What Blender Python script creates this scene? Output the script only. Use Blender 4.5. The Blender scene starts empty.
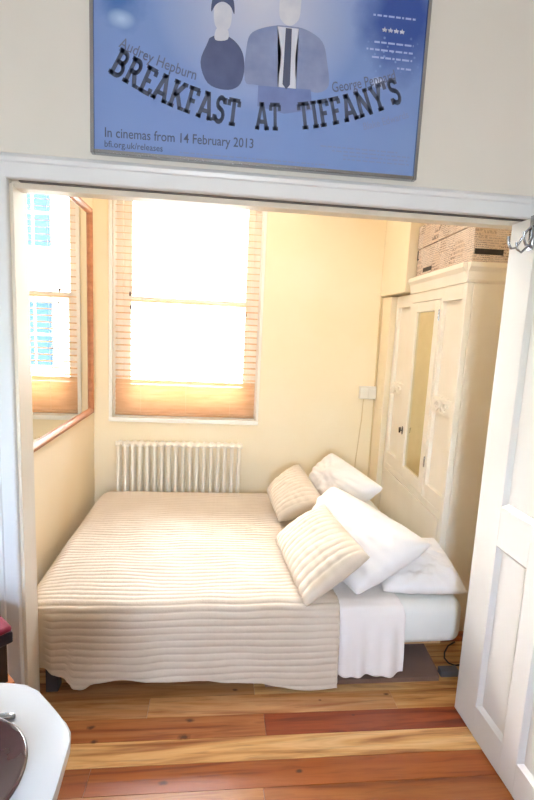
import bpy, bmesh, math, random
from mathutils import Vector, Matrix, noise, Euler
random.seed(7)
S = bpy.context.scene
COL = S.collection
PI = math.pi

# ------------------------------------------------------------------ helpers
def lin(h):
    h = h.lstrip('#'); r = []
    for i in (0, 2, 4):
        c = int(h[i:i+2], 16) / 255
        r.append(c / 12.92 if c <= .04045 else ((c + .055) / 1.055) ** 2.4)
    return (*r, 1)

class NT:
    def __init__(s, name):
        s.m = bpy.data.materials.new(name); s.m.use_nodes = True
        s.t = s.m.node_tree; s.t.nodes.clear()
        s.out = s.n('ShaderNodeOutputMaterial')
    def n(s, kind, **kw):
        o = s.t.nodes.new(kind)
        for k, v in kw.items():
            if k in o.bl_rna.properties.keys(): setattr(o, k, v)
        return o
    def l(s, a, b): s.t.links.new(a, b)
    def principled(s, col=(.8, .8, .8, 1), rough=.5, metal=0, coat=0):
        p = s.n('ShaderNodeBsdfPrincipled')
        p.inputs['Base Color'].default_value = col
        p.inputs['Roughness'].default_value = rough
        p.inputs['Metallic'].default_value = metal
        p.inputs['Coat Weight'].default_value = coat
        s.l(p.outputs[0], s.out.inputs[0]); s.p = p
        return p
    def coords(s, which='Object', scale=(1, 1, 1), rot=(0, 0, 0)):
        tc = s.n('ShaderNodeTexCoord'); mp = s.n('ShaderNodeMapping')
        mp.inputs['Scale'].default_value = scale; mp.inputs['Rotation'].default_value = rot
        s.l(tc.outputs[which], mp.inputs[0]); return mp.outputs[0]
    def noise(s, vec, scale, detail=4, rough=.5, dist=0):
        n = s.n('ShaderNodeTexNoise'); n.inputs['Scale'].default_value = scale
        n.inputs['Detail'].default_value = detail; n.inputs['Roughness'].default_value = rough
        n.inputs['Distortion'].default_value = dist
        s.l(vec, n.inputs['Vector']); return n.outputs[0]
    def ramp(s, fac, stops):
        r = s.n('ShaderNodeValToRGB'); e = r.color_ramp.elements
        while len(e) < len(stops): e.new(.5)
        for el, (p, c) in zip(e, stops): el.position = p; el.color = c
        s.l(fac, r.inputs[0]); return r.outputs[0]
    def mix(s, fac, a, b, mode='MIX'):
        m = s.n('ShaderNodeMix'); m.data_type = 'RGBA'; m.blend_type = mode
        for inp, v in ((m.inputs[0], fac), (m.inputs[6], a), (m.inputs[7], b)):
            if hasattr(v, 'links'): s.l(v, inp)
            else: inp.default_value = v
        return m.outputs[2]
    def bump(s, h, strength=.2, dist=.01):
        b = s.n('ShaderNodeBump'); b.inputs['Strength'].default_value = strength
        b.inputs['Distance'].default_value = dist
        s.l(h, b.inputs['Height']); s.l(b.outputs[0], s.p.inputs['Normal'])

def mat(name, h1, h2=None, rough=.5, metal=0, coat=0, scale=6, stretch=(1, 1, 1), bump=0, bscale=40, detail=4):
    t = NT(name); c1 = lin(h1); c2 = lin(h2 or h1)
    p = t.principled(c1, rough, metal, coat)
    v = t.coords('Object', stretch)
    f = t.noise(v, scale, detail)
    t.l(t.ramp(f, [(.3, c1), (.7, c2)]), p.inputs['Base Color'])
    if bump: t.bump(t.noise(v, bscale, 3), bump, .004)
    return t.m

class MB:
    def __init__(s): s.bm = bmesh.new()
    def merge(s, other, M=None):
        me = bpy.data.meshes.new('tmp'); other.to_mesh(me); other.free()
        if M is not None: me.transform(M)
        s.bm.from_mesh(me); bpy.data.meshes.remove(me); return s
    def box(s, x0, x1, y0, y1, z0, z1, bev=0, seg=2, M=None):
        b = bmesh.new(); bmesh.ops.create_cube(b, size=1)
        for v in b.verts:
            v.co = Vector((x0 + (v.co.x + .5) * (x1 - x0), y0 + (v.co.y + .5) * (y1 - y0), z0 + (v.co.z + .5) * (z1 - z0)))
        if bev: bmesh.ops.bevel(b, geom=b.edges[:], offset=bev, segments=seg, affect='EDGES', profile=.5)
        return s.merge(b, M)
    def tube(s, pts, r, n=10, cap=True):
        pts = [Vector(p) for p in pts]; b = s.bm; rings = []
        rr = r if isinstance(r, (list, tuple)) else [r] * len(pts)
        up = None
        for i, p in enumerate(pts):
            d = (pts[min(i + 1, len(pts) - 1)] - pts[max(i - 1, 0)]).normalized()
            if up is None:
                up = Vector((0, 0, 1)) if abs(d.z) < .9 else Vector((1, 0, 0))
            a = d.cross(up).normalized(); c = a.cross(d).normalized(); up = c
            rings.append([b.verts.new(p + rr[i] * (math.cos(2*PI*k/n) * a + math.sin(2*PI*k/n) * c)) for k in range(n)])
        for q, w in zip(rings[:-1], rings[1:]):
            for k in range(n): b.faces.new((q[k], q[(k+1) % n], w[(k+1) % n], w[k]))
        if cap: b.faces.new(rings[0][::-1]); b.faces.new(rings[-1])
        return s
    def lathe(s, prof, c=(0, 0, 0), n=48):
        b = s.bm; rings = []
        for r, z in prof:
            rings.append([b.verts.new((c[0] + r*math.cos(2*PI*k/n), c[1] + r*math.sin(2*PI*k/n), c[2] + z)) for k in range(n)])
        for q, w in zip(rings[:-1], rings[1:]):
            for k in range(n): b.faces.new((q[k], q[(k+1) % n], w[(k+1) % n], w[k]))
        b.faces.new(rings[0][::-1]); b.faces.new(rings[-1]); return s
    def prism(s, pts, axis, a, bb):
        """polygon pts in the two other axes, extruded along axis from a to bb"""
        def P(p, t): return {'x': (t, p[0], p[1]), 'y': (p[0], t, p[1]), 'z': (p[0], p[1], t)}[axis]
        b = s.bm
        A = [b.verts.new(P(p, a)) for p in pts]; B = [b.verts.new(P(p, bb)) for p in pts]
        n = len(pts)
        b.faces.new(A); b.faces.new(B[::-1])
        for i in range(n): b.faces.new((A[i], B[i], B[(i+1) % n], A[(i+1) % n]))
        return s
    def grid(s, fn, nu, nv, closed=False):
        b = s.bm
        V = [[b.verts.new(fn(i / nu, j / nv)) for j in range(nv + 1)] for i in range(nu + 1)]
        for i in range(nu):
            for j in range(nv): b.faces.new((V[i][j], V[i+1][j], V[i+1][j+1], V[i][j+1]))
        return V
    def build(s, name, material, parent=None, smooth=None, loc=None):
        bmesh.ops.recalc_face_normals(s.bm, faces=s.bm.faces[:])
        me = bpy.data.meshes.new(name); s.bm.to_mesh(me); s.bm.free()
        o = bpy.data.objects.new(name, me); COL.objects.link(o)
        if material: me.materials.append(material)
        if smooth is True:
            for p in me.polygons: p.use_smooth = True
        elif smooth: me.shade_flat(); me.set_sharp_from_angle(angle=math.radians(smooth)); [setattr(p, 'use_smooth', True) for p in me.polygons]
        if parent: o.parent = parent
        if loc: o.location = loc
        return o

def tag(o, label, cat, group=None):
    o['label'] = label; o['category'] = cat
    if group: o['group'] = group
    return o
def thing(name, label, cat, loc=(0, 0, 0), rotz=0, group=None):
    o = bpy.data.objects.new(name, None); COL.objects.link(o); o.empty_display_size = .1
    o.location = loc; o.rotation_euler = (0, 0, rotz); return tag(o, label, cat, group)
def struct(name, mb, m, **k):
    o = mb.build(name, m, **k); o['kind'] = 'structure'; return o

# ------------------------------------------------------------------ dimensions
H = 2.0; T = .112; D = 1.72
XL = -.18; XR = 2.45; CEIL = 2.95
NX0, NX1, NY = -1.3, 2.9, -3.3          # the room the camera stands in
OW = 1.885                               # right edge of the opening

# ------------------------------------------------------------------ materials
M_yel = mat('cream_yellow_wall', '#f4e7cc', '#f2e2c2', .75, scale=2.5, bump=.08, bscale=60)
M_grey = mat('pale_grey_wall', '#e4e2dc', '#dfddd6', .7, scale=2, bump=.06, bscale=60)
M_gloss = mat('white_gloss_paint', '#e9eef3', '#e2e8ee', .32, scale=3, bump=.04, bscale=30)
M_jamb = mat('cream_gloss_paint', '#e6e0d3', '#dbd3c4', .35, scale=4, stretch=(1, 1, .3), bump=.05, bscale=30)
M_white = mat('white_paint', '#f4f1ea', '#efebe2', .4, scale=4)
M_door = mat('white_door_paint', '#e2e4e4', '#dcdede', .3, scale=2, bump=.03, bscale=25)
M_ward = mat('cream_white_wardrobe_paint', '#f4eee2', '#efe7d8', .42, scale=5, bump=.05, bscale=40)
M_rad = mat('cream_white_enamel', '#f2ede0', '#eee8d9', .3)
M_ceil = mat('ceiling_white', '#efece4', '#ebe8df', .8)
M_chrome = mat('brushed_chrome', '#a9adb4', '#9ca0a8', .22, metal=1)
M_dark = mat('dark_iron', '#2a2422', '#1f1a18', .5)
M_legdark = mat('dark_grey_wood', '#4d474a', '#3f393c', .55, scale=12)
M_pine = mat('varnished_pine', '#b97a52', '#9f6340', .35, coat=.3, scale=7, stretch=(6, .6, 6), bump=.05)
M_slatframe = mat('raw_pine_slats', '#c9a271', '#b98f5f', .6, scale=7, stretch=(.6, 6, 6))

t = NT('blind_wood'); c1, c2 = lin('#ecd2b4'), lin('#dfc09c')
dfs = t.n('ShaderNodeBsdfDiffuse'); trn = t.n('ShaderNodeBsdfTranslucent'); mx = t.n('ShaderNodeMixShader'); mx.inputs[0].default_value = .5
cc = t.ramp(t.noise(t.coords('Object', (1, 8, 8)), 6), [(.3, c1), (.7, c2)])
t.l(cc, dfs.inputs[0]); t.l(cc, trn.inputs[0]); t.l(dfs.outputs[0], mx.inputs[1]); t.l(trn.outputs[0], mx.inputs[2]); t.l(mx.outputs[0], t.out.inputs[0])
M_slat = t.m

t = NT('clear_glass'); tr = t.n('ShaderNodeBsdfTransparent'); tr.inputs[0].default_value = (.97, .985, .98, 1)
gl = t.n('ShaderNodeBsdfGlossy'); gl.inputs['Roughness'].default_value = .02
fr = t.n('ShaderNodeFresnel'); fr.inputs[0].default_value = 1.45; mx = t.n('ShaderNodeMixShader')
t.l(fr.outputs[0], mx.inputs[0]); t.l(tr.outputs[0], mx.inputs[1]); t.l(gl.outputs[0], mx.inputs[2]); t.l(mx.outputs[0], t.out.inputs[0])
M_glass = t.m
M_mirror = mat('silvered_mirror', '#f2f4f3', '#f0f3f2', .015, metal=1)
M_oldmirror = mat('aged_mirror', '#e6dfc4', '#ddd5b6', .12, metal=1, scale=9)

# bedding
def cloth(name, h1, h2, weave=600, b=.12, sheen=.25, tl=0):
    t = NT(name); p = t.principled(lin(h1), .85)
    p.inputs['Sheen Weight'].default_value = sheen
    v = t.coords('Object'); f = t.noise(v, 5, 3)
    t.l(t.ramp(f, [(.3, lin(h1)), (.7, lin(h2))]), p.inputs['Base Color'])
    t.bump(t.noise(v, weave, 2), b, .002)
    return t.m
M_spread = cloth('quilted_beige_cotton', '#d6c9b8', '#cfc1af', 260, .3)
M_sham = cloth('beige_sham_cotton', '#daccba', '#d3c5b2', 260, .3)
M_linen = cloth('white_pillow_cotton', '#f5f3f2', '#f0eeee', 400, .1)
M_sheet = cloth('white_sheet_cotton', '#f3efec', '#efeae7', 400, .15)
M_matt = cloth('pale_fitted_sheet', '#eceeea', '#e6e9e6', 400, .1)
M_rug = cloth('grey_brown_mat', '#7b5c4c', '#6b4e40', 120, .4)
M_red = cloth('crimson_cushion', '#8f1f3c', '#7a1832', 300, .2)
M_navy = cloth('dark_navy_cushion_side', '#2a2030', '#211a28', 300, .2)

# floor: per-board colour attribute times grain and knots
t = NT('knotty_pine_boards'); p = t.principled(rough=.3); p.inputs['Coat Weight'].default_value = .35; p.inputs['Coat Roughness'].default_value = .25
at = t.n('ShaderNodeAttribute'); at.attribute_name = 'board'
v = t.coords('Object', (1.1, 15, 1))
add = t.n('ShaderNodeVectorMath'); add.operation = 'ADD'
sep = t.n('ShaderNodeAttribute'); sep.attribute_name = 'shift'
t.l(v, add.inputs[0]); t.l(sep.outputs['Color'], add.inputs[1]); vv = add.outputs[0]
g1 = t.noise(vv, .9, 4, .5, 1.6)
g2 = t.noise(vv, 4, 5, .55, .8)
col = t.mix(1, at.outputs['Color'], t.ramp(g1, [(.30, lin('#a87650')), (.44, lin('#ecd8bd')), (.58, lin('#ffffff')), (.76, lin('#c79a74'))]), 'MULTIPLY')
col = t.mix(.38, col, t.ramp(g2, [(.32, lin('#8a5c3a')), (.5, lin('#f6ead8')), (.75, lin('#ffffff'))]), 'MULTIPLY')
obj = t.coords('Object')
for kx, ky, ks in ((0.254, -0.034, 1.5), (0.282, -0.099, 1.375), (0.632, -0.019, 1.625), (0.614, -0.095, 2.125), (1.477, 0.08, 1.125), (1.299, -0.024, 0.625), (1.033, -0.257, 1.25), (2.191, 0.663, 0.75), (0.557, -0.275, 1.5), (0.817, 0.132, 1.125), (1.178, 0.06, 0.75)):
    sb = t.n('ShaderNodeVectorMath'); sb.operation = 'SUBTRACT'; t.l(obj, sb.inputs[0]); sb.inputs[1].default_value = (kx, ky, 0)
    sc = t.n('ShaderNodeVectorMath'); sc.operation = 'MULTIPLY'; t.l(sb.outputs[0], sc.inputs[0]); sc.inputs[1].default_value = (52 / ks, 85 / ks, 0)
    ln = t.n('ShaderNodeVectorMath'); ln.operation = 'LENGTH'; t.l(sc.outputs[0], ln.inputs[0])
    w = t.n('ShaderNodeMath'); w.operation = 'ADD'; t.l(ln.outputs['Value'], w.inputs[0])
    w2 = t.n('ShaderNodeMath'); w2.operation = 'MULTIPLY'; t.l(t.noise(obj, 60, 2), w2.inputs[0]); w2.inputs[1].default_value = .6; t.l(w2.outputs[0], w.inputs[1])
    col = t.mix(t.ramp(w.outputs[0], [(.55, (.9, .9, .9, 1)), (1.0, (.35, .35, .35, 1)), (1.0, (0, 0, 0, 1))][:2] + [(1.0 - 1e-3, (0, 0, 0, 1))] if False else [(.5, (.92, .92, .92, 1)), (.98, (0, 0, 0, 1))]), col, lin('#4a2412'))
t.l(col, p.inputs['Base Color']); t.p = p
t.bump(g2, .08, .003)
M_floor = t.m

# ------------------------------------------------------------------ floor
mb = MB(); bw = .1035; faces = []
rows = {-1: [('#c0946a', -9, .46), ('#cfa070', .46, 1.5), ('#d8ad78', 1.5, 9)], 0: [('#b0703f', -9, .93), ('#9a4a22', .93, 9)],
        1: [('#edc68e', -9, 9)], 2: [('#9c5425', -9, .3), ('#a45a25', .3, 9)], 3: [('#b27844', -9, .9), ('#a0602f', .9, 9)],
        4: [('#cf9c64', -9, 1.1), ('#a06232', 1.1, 9)], -2: [('#bd9066', -9, .9), ('#d9b27e', .9, 9)], -3: [('#dab482', -9, 9)], -4: [('#d8ae7a', -9, 9)]}
pal = ['#c08a5a', '#b9794a', '#e0b57f', '#a9622f', '#d0a06c', '#c7925c']
lay = mb.bm.loops.layers.float_color.new('board'); lay2 = mb.bm.loops.layers.float_color.new('shift')
for k in range(-24, 33):
    ya, yb = -bw * k, -bw * (k + 1)
    segs = rows.get(k)
    if not segs:
        xs = [NX0] + sorted(random.uniform(NX0, XR) for _ in range(2)) + [NX1]
        segs = [(random.choice(pal), xs[i], xs[i+1]) for i in range(3)]
    for c, x0, x1 in segs:
        x0 = max(x0, NX0 - .1); x1 = min(x1, NX1 + .1)
        if ya <= -.0 + 1e-6 or True:
            y0, y1 = yb + .0009, ya - .0009
            V = [mb.bm.verts.new((x, y, z)) for x, y, z in ((x0 + .0008, y0, 0), (x1 - .0008, y0, 0), (x1 - .0008, y1, 0), (x0 + .0008, y1, 0))]
            W = [mb.bm.verts.new((v.co.x, v.co.y, -.02)) for v in V]
            sh = (random.uniform(0, 40), random.uniform(0, 40), random.uniform(0, 40), 1)
            fs = [mb.bm.faces.new(V)] + [mb.bm.faces.new((V[i], W[i], W[(i+1) % 4], V[(i+1) % 4])) for i in range(4)]
            for f in fs:
                for l in f.loops: l[lay] = lin(c); l[lay2] = sh
fl = struct('floor', mb, M_floor)
sub = MB().box(NX0 - .1, NX1 + .1, NY - .1, 2.4, -.08, -.02).build('subfloor', M_dark, fl)

# ------------------------------------------------------------------ walls
mb = MB()                                            # wall between the two rooms
mb.box(NX0, 0, 0, T, 0, H).box(OW, NX1, 0, T, 0, H).box(NX0, NX1, 0, .074, H, CEIL)
# the bedroom side is painted yellow: thin skim of paint as its own face
wf = struct('wall_front', mb, M_grey)
wf.data.materials.append(M_yel)
for p_ in wf.data.polygons:
    if p_.normal.y > .5: p_.material_index = 1
mb = MB(); WX0, WX1, WZ0, WZ1 = -.05, .985, .885, 2.6
mb.box(XL - .1, WX0, D, D + .28, -.08, CEIL).box(WX1, XR + .1, D, D + .28, -.08, CEIL).box(WX0, WX1, D, D + .28, -.08, WZ0).box(WX0, WX1, D, D + .28, WZ1, CEIL)
struct('wall_back', mb, M_yel)
struct('wall_left', MB().box(XL - .1, XL, T, D, -.08, CEIL), M_yel)
struct('wall_right', MB().box(XR, XR + .1, T, D, -.08, CEIL), M_yel)
struct('trim_1', MB().box(1.89, XR, 1.545, D, 0, 1.83), M_yel)            # narrow return beside the wardrobe
struct('trim_2', MB().box(1.868, XR, 1.262, D, 1.84, CEIL, .004), M_yel)  # boxed-in beam over it
struct('ceiling', MB().box(NX0 - .1, NX1 + .1, NY - .1, D + .28, CEIL, CEIL + .1), M_ceil)
struct('wall_near_left', MB().box(NX0 - .1, NX0, NY, T, -.08, CEIL), M_grey)
struct('wall_near_right', MB().box(NX1, NX1 + .1, NY, T, -.08, CEIL), M_grey)
mb = MB()
mb.box(NX0 - .1, .3, NY - .1, NY, -.08, CEIL).box(.9, NX1 + .1, NY - .1, NY, -.08, CEIL).box(.3, .9, NY - .1, NY, -.08, 1.2).box(.3, .9, NY - .1, NY, 2.0, CEIL)
struct('wall_rear', mb, M_grey)
mb = MB()
for a in ((.3, .34, 1.2, 2.0), (.86, .9, 1.2, 2.0), (.34, .86, 1.2, 1.25), (.34, .86, 1.95, 2.0), (.34, .86, 1.58, 1.62)):
    mb.box(a[0], a[1], NY - .08, NY - .02, a[2], a[3])
w2 = struct('window_2', mb, M_white)

# casing round the opening: moulded boards, mitred
def casing(cx0, cx1, cz0, cz1):
    # profile across the width (0 = opening edge) -> projection from the wall
    prof = [(0, 0), (0, .016), (.006, .02), (.040, .02), (.044, .024), (.056, .026), (.060, .022), (.066, .020), (.072, .010), (.072, 0)]
    return prof
CW = .078
prof = [(0, .0), (0, .017), (.004, .021), (.046, .021), (.050, .027), (.062, .029), (.068, .022), (.074, .018), (CW, .010), (CW, 0)]
def casing_mesh(pieces):
    mb = MB(); b = mb.bm
    for kind in pieces:
        rings = []
        for end in (0, 1):
            ring = []
            for w, d in prof:
                if kind == 'top': x = (-w if end == 0 else OW + w); z = H + w
                elif kind == 'left': x = -w; z = (0 if end == 0 else H + w)
                else: x = OW + w; z = (0 if end == 0 else H + w)
                ring.append(b.verts.new((x, -d, z)))
            rings.append(ring)
        n = len(prof)
        for i in range(n): b.faces.new((rings[0][i], rings[1][i], rings[1][(i+1) % n], rings[0][(i+1) % n]))
        b.faces.new(rings[0]); b.faces.new(rings[1][::-1])
    return mb
struct('trim_3', casing_mesh(['top']), M_gloss, smooth=30)
struct('trim_4', casing_mesh(['left']), M_gloss, smooth=30)
struct('trim_5', casing_mesh(['right']), M_gloss, smooth=30)
# linings of the opening, with the slot of the door track overhead
struct('trim_6', MB().box(0, .012, .002, T + .004, 0, H - .012, .002), M_jamb)
struct('trim_7', MB().box(OW - .012, OW, .002, T + .004, 0, H - .012, .002), M_jamb)
struct('trim_8', MB().box(0, OW, .020, .078, H - .022, H, .002), M_jamb)
struct('trim_9', MB().box(.03, OW - .03, .003, .019, H - .004, H, .001), mat('track_slot_grey', '#5f5857', '#575150', .6))   # dark track slot

# ------------------------------------------------------------------ window
mb = MB(); tw = .03
mb.box(WX0 - .025, WX0, D - .012, D + .02, WZ0 - .03, WZ1 + .03, .003).box(WX1, WX1 + .02, D - .012, D + .02, WZ0 - .03, WZ1 + .03, .003)
mb.box(WX0 - .025, WX1 + .02, D - .02, D + .02, WZ0 - .032, WZ0, .004).box(WX0 - .025, WX1 + .02, D - .012, D + .02, WZ1, WZ1 + .03, .003)
win = struct('window_1', mb, M_white)
mb = MB().box(WX0, WX0 + .004, D + .02, D + .28, WZ0, WZ1).box(WX1 - .004, WX1, D + .02, D + .28, WZ0, WZ1).box(WX0, WX1, D + .02, D + .28, WZ0, WZ0 + .006).box(WX0, WX1, D + .02, D + .28, WZ1 - .004, WZ1)
mb.build('reveal_lining', M_white, win)
def sash(name, y, z0, z1, bot, top):
    mb = MB(); st = .055
    a, b = WX0 + .045, WX1 - .045
    mb.box(a, a + st, y, y + .04, z0, z1, .004).box(b - st, b, y, y + .04, z0, z1, .004)
    mb.box(a + st, b - st, y, y + .04, z0, z0 + bot, .004).box(a + st, b - st, y, y + .04, z1 - top, z1, .004)
    o = mb.build(name, M_white, win)
    MB().box(a + st - .005, b - st + .005, y + .017, y + .022, z0 + bot - .005, z1 - top + .005).build('window_glass', M_glass, o)
    return o
zm = 1.735
sash('lower_sash', D + .14, WZ0 + .03, zm + .02, .09, .04)
sash('upper_sash', D + .185, zm - .02, WZ1 - .03, .04, .06)
mb = MB().box(WX0 + .004, WX0 + .045, D + .125, D + .24, WZ0, WZ1).box(WX1 - .045, WX1 - .004, D + .125, D + .24, WZ0, WZ1).box(WX0 + .045, WX1 - .045, D + .125, D + .24, WZ1 - .03, WZ1 - .004).box(WX0 + .045, WX1 - .045, D + .125, D + .26, WZ0 + .006, WZ0 + .03)
mb.build('sash_box', M_white, win)
MB().box(WX0 - .3, WX1 + .3, D + .28, D + .66, 2.68, 2.80, .01).build('added_sun_blocker', mat('pale_stone', '#ddd8cc', '#d2ccbf', .9), win)  # unseen overhang, added to block the higher sun rays through the window

# wooden venetian blind
bl = thing('venetian_blind', 'wooden venetian blind with pale orange slats hanging in the window recess', 'blind', (0, D + .045, WZ0))
bx0, bx1 = WX0 + .012, WX1 - .012
mb = MB(); b = mb.bm
pitch = .0455; zz = .052; k = 0
zs = []
while zz < WZ1 - WZ0 - .08: zs.append(zz); zz += pitch if len(zs) > 7 else .034
for i, z in enumerate(zs):
    tilt = math.radians(68 - i * 3) if i < 7 else math.radians(14)     # the lowest slats are tilted shut
    w = .036 if i < 7 else .027; ct, stt = math.cos(tilt), math.sin(tilt)
    ring = []
    for q in range(7):
        u = (q / 6 - .5) * w; hgt = .0015 * (1 - (2*u/w) ** 2)
        ring.append((u * ct - hgt * stt, u * stt + hgt * ct))
    prof2 = [(y, z + h + .001) for y, h in ring] + [(y, z + h - .001) for y, h in reversed(ring)]
    mb.prism(prof2, 'x', bx0, bx1)
mb.build('slats', M_slat, bl)
MB().box(bx0, bx1, -.024, .024, .012, .032, .006).build('bottom_rail', M_slat, bl)
MB().box(bx0, bx1, -.026, .026, WZ1 - WZ0 - .06, WZ1 - WZ0 - .012, .003).build('headrail', M_slat, bl)
M_cord = mat('off_white_cord', '#e9dfcd', '#e2d6c2', .8)
for fx in (.18, .5, .82):
    x = bx0 + (bx1 - bx0) * fx
    MB().tube([(x, -.024, .03), (x, -.024, WZ1 - WZ0 - .05)], .0011, 6).tube([(x, .024, .03), (x, .024, WZ1 - WZ0 - .05)], .0011, 6).build('ladder_cord', M_cord, bl)
M_tas = mat('brown_wooden_tassel', '#5b3a2a', '#4a2e20', .5)
for x, z in ((bx0 + .105, .89), (bx0 + .112, .80), (bx1 - .09, .785)):
    c = MB().tube([(x, -.032, z), (x, -.03, WZ1 - WZ0 - .05)], .0009, 6).build('pull_cord', M_cord, bl)
    MB().lathe([(.002, .03), (.005, .024), (.0065, .006), (.005, 0), (.001, -.001)], (x, -.032, z - .028), 12).build('cord_tassel', M_tas, c, smooth=40)

# ------------------------------------------------------------------ outside
fy = 10.2
fb = thing('building', 'pale building with grey windows across the street seen through the blind', 'building', (0, fy, -5))
M_stone = mat('pale_render', '#e9e4d8', '#dfd9cb', .9, scale=1.2)
M_paneb = NT('bluish_window_pane'); M_paneb.principled(lin('#27343e'), .6); M_paneb.p.inputs['Specular IOR Level'].default_value = 0; M_paneb = M_paneb.m
wins = []
for wx in (-6.6, -4.0, 2.95, 5.4):
    for wz in (5.35, 8.2): wins.append((wx, wz, 1.0, 1.7))
mb = MB()
xs = sorted({w[0] for w in wins}); 
cur = -10
for wx in xs:
    mb.box(cur, wx, 0, .4, 0, 11.2); 
    zc = 0
    for w in [w for w in wins if w[0] == wx]:
        mb.box(wx, wx + w[2], 0, .4, zc, w[1]); zc = w[1] + w[3]
    mb.box(wx, wx + 1.0, 0, .4, zc, 11.2); cur = wx + 1.0
mb.box(cur, 13, 0, .4, 0, 11.2)
mb.build('facade_wall', M_stone, fb)
for wx, wz, ww, wh in wins:
    m2 = MB().box(wx, wx + ww, .14, .2, wz, wz + .09).box(wx, wx + ww, .14, .2, wz + wh - .08, wz + wh).box(wx, wx + .08, .14, .2, wz + .09, wz + wh - .08).box(wx + ww - .08, wx + ww, .14, .2, wz + .09, wz + wh - .08).box(wx + .08, wx + ww - .08, .14, .2, wz + wh/2 - .03, wz + wh/2 + .03)
    m2.box(wx + ww/2 - .02, wx + ww/2 + .02, .15, .19, wz + .09, wz + wh - .08)
    o = m2.build('facade_window', M_white, fb)
    MB().box(wx + .05, wx + ww - .05, .165, .175, wz + .05, wz + wh - .05).build('window_pane', M_paneb, o)
mb = MB()
for wx, wz, ww, wh in wins: mb.box(wx - .12, wx + ww + .12, -.12, .02, wz - .14, wz)
for z in (4.3, 7.6, 10.6): mb.box(-10, 13, -.1, .02, z - .12, z + .1)
mb.build('ledges', M_stone, fb)
struct('ground', MB().box(-12, 15, D + .28, 16, -5.2, -5), mat('street_paving', '#a9a49b', '#98938a', .9))

# ------------------------------------------------------------------ radiator
rd = thing('radiator', 'cream white column radiator on the back wall below the window', 'radiator', (0, 1.645, 0))
x0, x1 = .012, .868; n = 18
for i in range(n):
    x = x0 + (x1 - x0) * i / (n - 1); mb = MB()
    for yy in (-.03, .03):
        pts = [(x, yy, .16), (x, yy, .70)]
        mb.tube(pts, .0125, 12)
    for z in (.165, .705):
        mb.tube([(x, -.0425, z - .006), (x, -.036, z), (x, .036, z), (x, .0425, z - .006)], [.011, .019, .019, .011], 12)
        mb.tube([(x - (x1-x0)/(n-1)/2 + .0006, 0, z), (x + (x1-x0)/(n-1)/2 - .0006, 0, z)], .019, 12)
    mb.build('column', M_rad, rd, smooth=50)
for i in (3, 14):
    x = x0 + (x1 - x0) * (i + .5) / (n - 1)
    MB().box(x - .012, x + .012, .0, .0745, .25, .275, .002).build('wall_bracket', M_rad, rd)
MB().tube([(x1 + .024, 0, .165), (x1 + .06, 0, .165), (x1 + .06, 0, .12), (x1 + .06, 0, 0)], .011, 10).build('pipe', M_chrome, rd, smooth=50)

# ------------------------------------------------------------------ wall mirror
mr = thing('wall_mirror', 'large wall mirror in a varnished pine frame on the left wall', 'mirror', (XL, 0, 0))
my0, my1, mz0, mz1 = .42, 1.625, .925, 2.29; fw_, fd = .045, .03
def bar(y0, y1, z0, z1):
    return MB().box(.001, fd, y0, y1, z0, z1, .006, 3)
mbf = MB()
def mitre(mb, a, b, axis):
    pass
P = [(my0, mz0), (my1, mz0), (my1, mz1), (my0, mz1)]; Q = [(my0 + fw_, mz0 + fw_), (my1 - fw_, mz0 + fw_), (my1 - fw_, mz1 - fw_), (my0 + fw_, mz1 - fw_)]
for i in range(4):
    j = (i + 1) % 4; b = mbf.bm
    prof_ = [(0, .001), (0, .018), (.12, .026), (.5, .031), (.85, .024), (1, .014), (1, .001)]
    R0 = [b.verts.new((h, P[i][0] + (Q[i][0]-P[i][0])*w, P[i][1] + (Q[i][1]-P[i][1])*w)) for w, h in prof_]
    R1 = [b.verts.new((h, P[j][0] + (Q[j][0]-P[j][0])*w, P[j][1] + (Q[j][1]-P[j][1])*w)) for w, h in prof_]
    m_ = len(prof_)
    for q in range(m_): b.faces.new((R0[q], R0[(q+1) % m_], R1[(q+1) % m_], R1[q]))
    b.faces.new(R0); b.faces.new(R1[::-1])
mbf.build('frame', M_pine, mr, smooth=35)
MB().box(.002, .010, my0 + fw_ - .006, my1 - fw_ + .006, mz0 + fw_ - .006, mz1 - fw_ + .006).build('mirror_glass', M_mirror, mr)

# ------------------------------------------------------------------ wardrobe
WA = Vector((1.865, .484, 0)); wang = math.atan2(.9985, .0545)
wd = thing('wardrobe', 'tall cream painted wardrobe with a mirrored door at the head of the bed', 'wardrobe', WA, wang)
WL, WD, WT = 1.035, .5, 1.825
mb = MB()
mb.box(0, WL, -WD, -.03, .08, WT, .004)                         # carcass
mb.box(.0, .04, -.03, 0, .08, WT, .003).box(.262, .285, -.03, 0, .66, WT, .002).box(.722, .765, -.03, 0, .66, WT, .002).box(WL - .04, WL, -.03, 0, .08, WT, .003)
mb.box(.04, .262, -.03, 0, 1.75, WT, .002).box(.285, .722, -.03, 0, 1.768, WT, .002).box(.765, WL - .04, -.03, 0, 1.75, WT, .002)
for a, b_ in ((.04, .262), (.765, WL - .04)):
    mb.box(a, b_, -.03, -.002, 1.155, 1.245, .002).box(a, b_, -.03, -.002, .66, .74, .002)
    mb.box(a, b_, -.031, -.022, .74, 1.155).box(a, b_, -.031, -.022, 1.245, 1.75)
mb.box(.04, WL - .04, -.03, 0, .08, .14, .002).box(.04, WL - .04, -.03, 0, .62, .66, .002)
mb.box(.02, WL - .02, -WD + .02, -.02, 0, .08)
mb.build('body', M_ward, wd)
mb = MB()
mb.prism([(-WD, WT), (.008, WT), (.010, WT + .012), (.016, WT + .05), (.03, WT + .07), (.03, WT + .092), (-WD, WT + .092)], 'x', -.0, .755)
mb.prism([(.0, WT), (-.01, WT + .012), (-.016, WT + .05), (-.03, WT + .07), (-.03, WT + .092), (.0, WT + .092)], 'y', -WD, .008)
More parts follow.
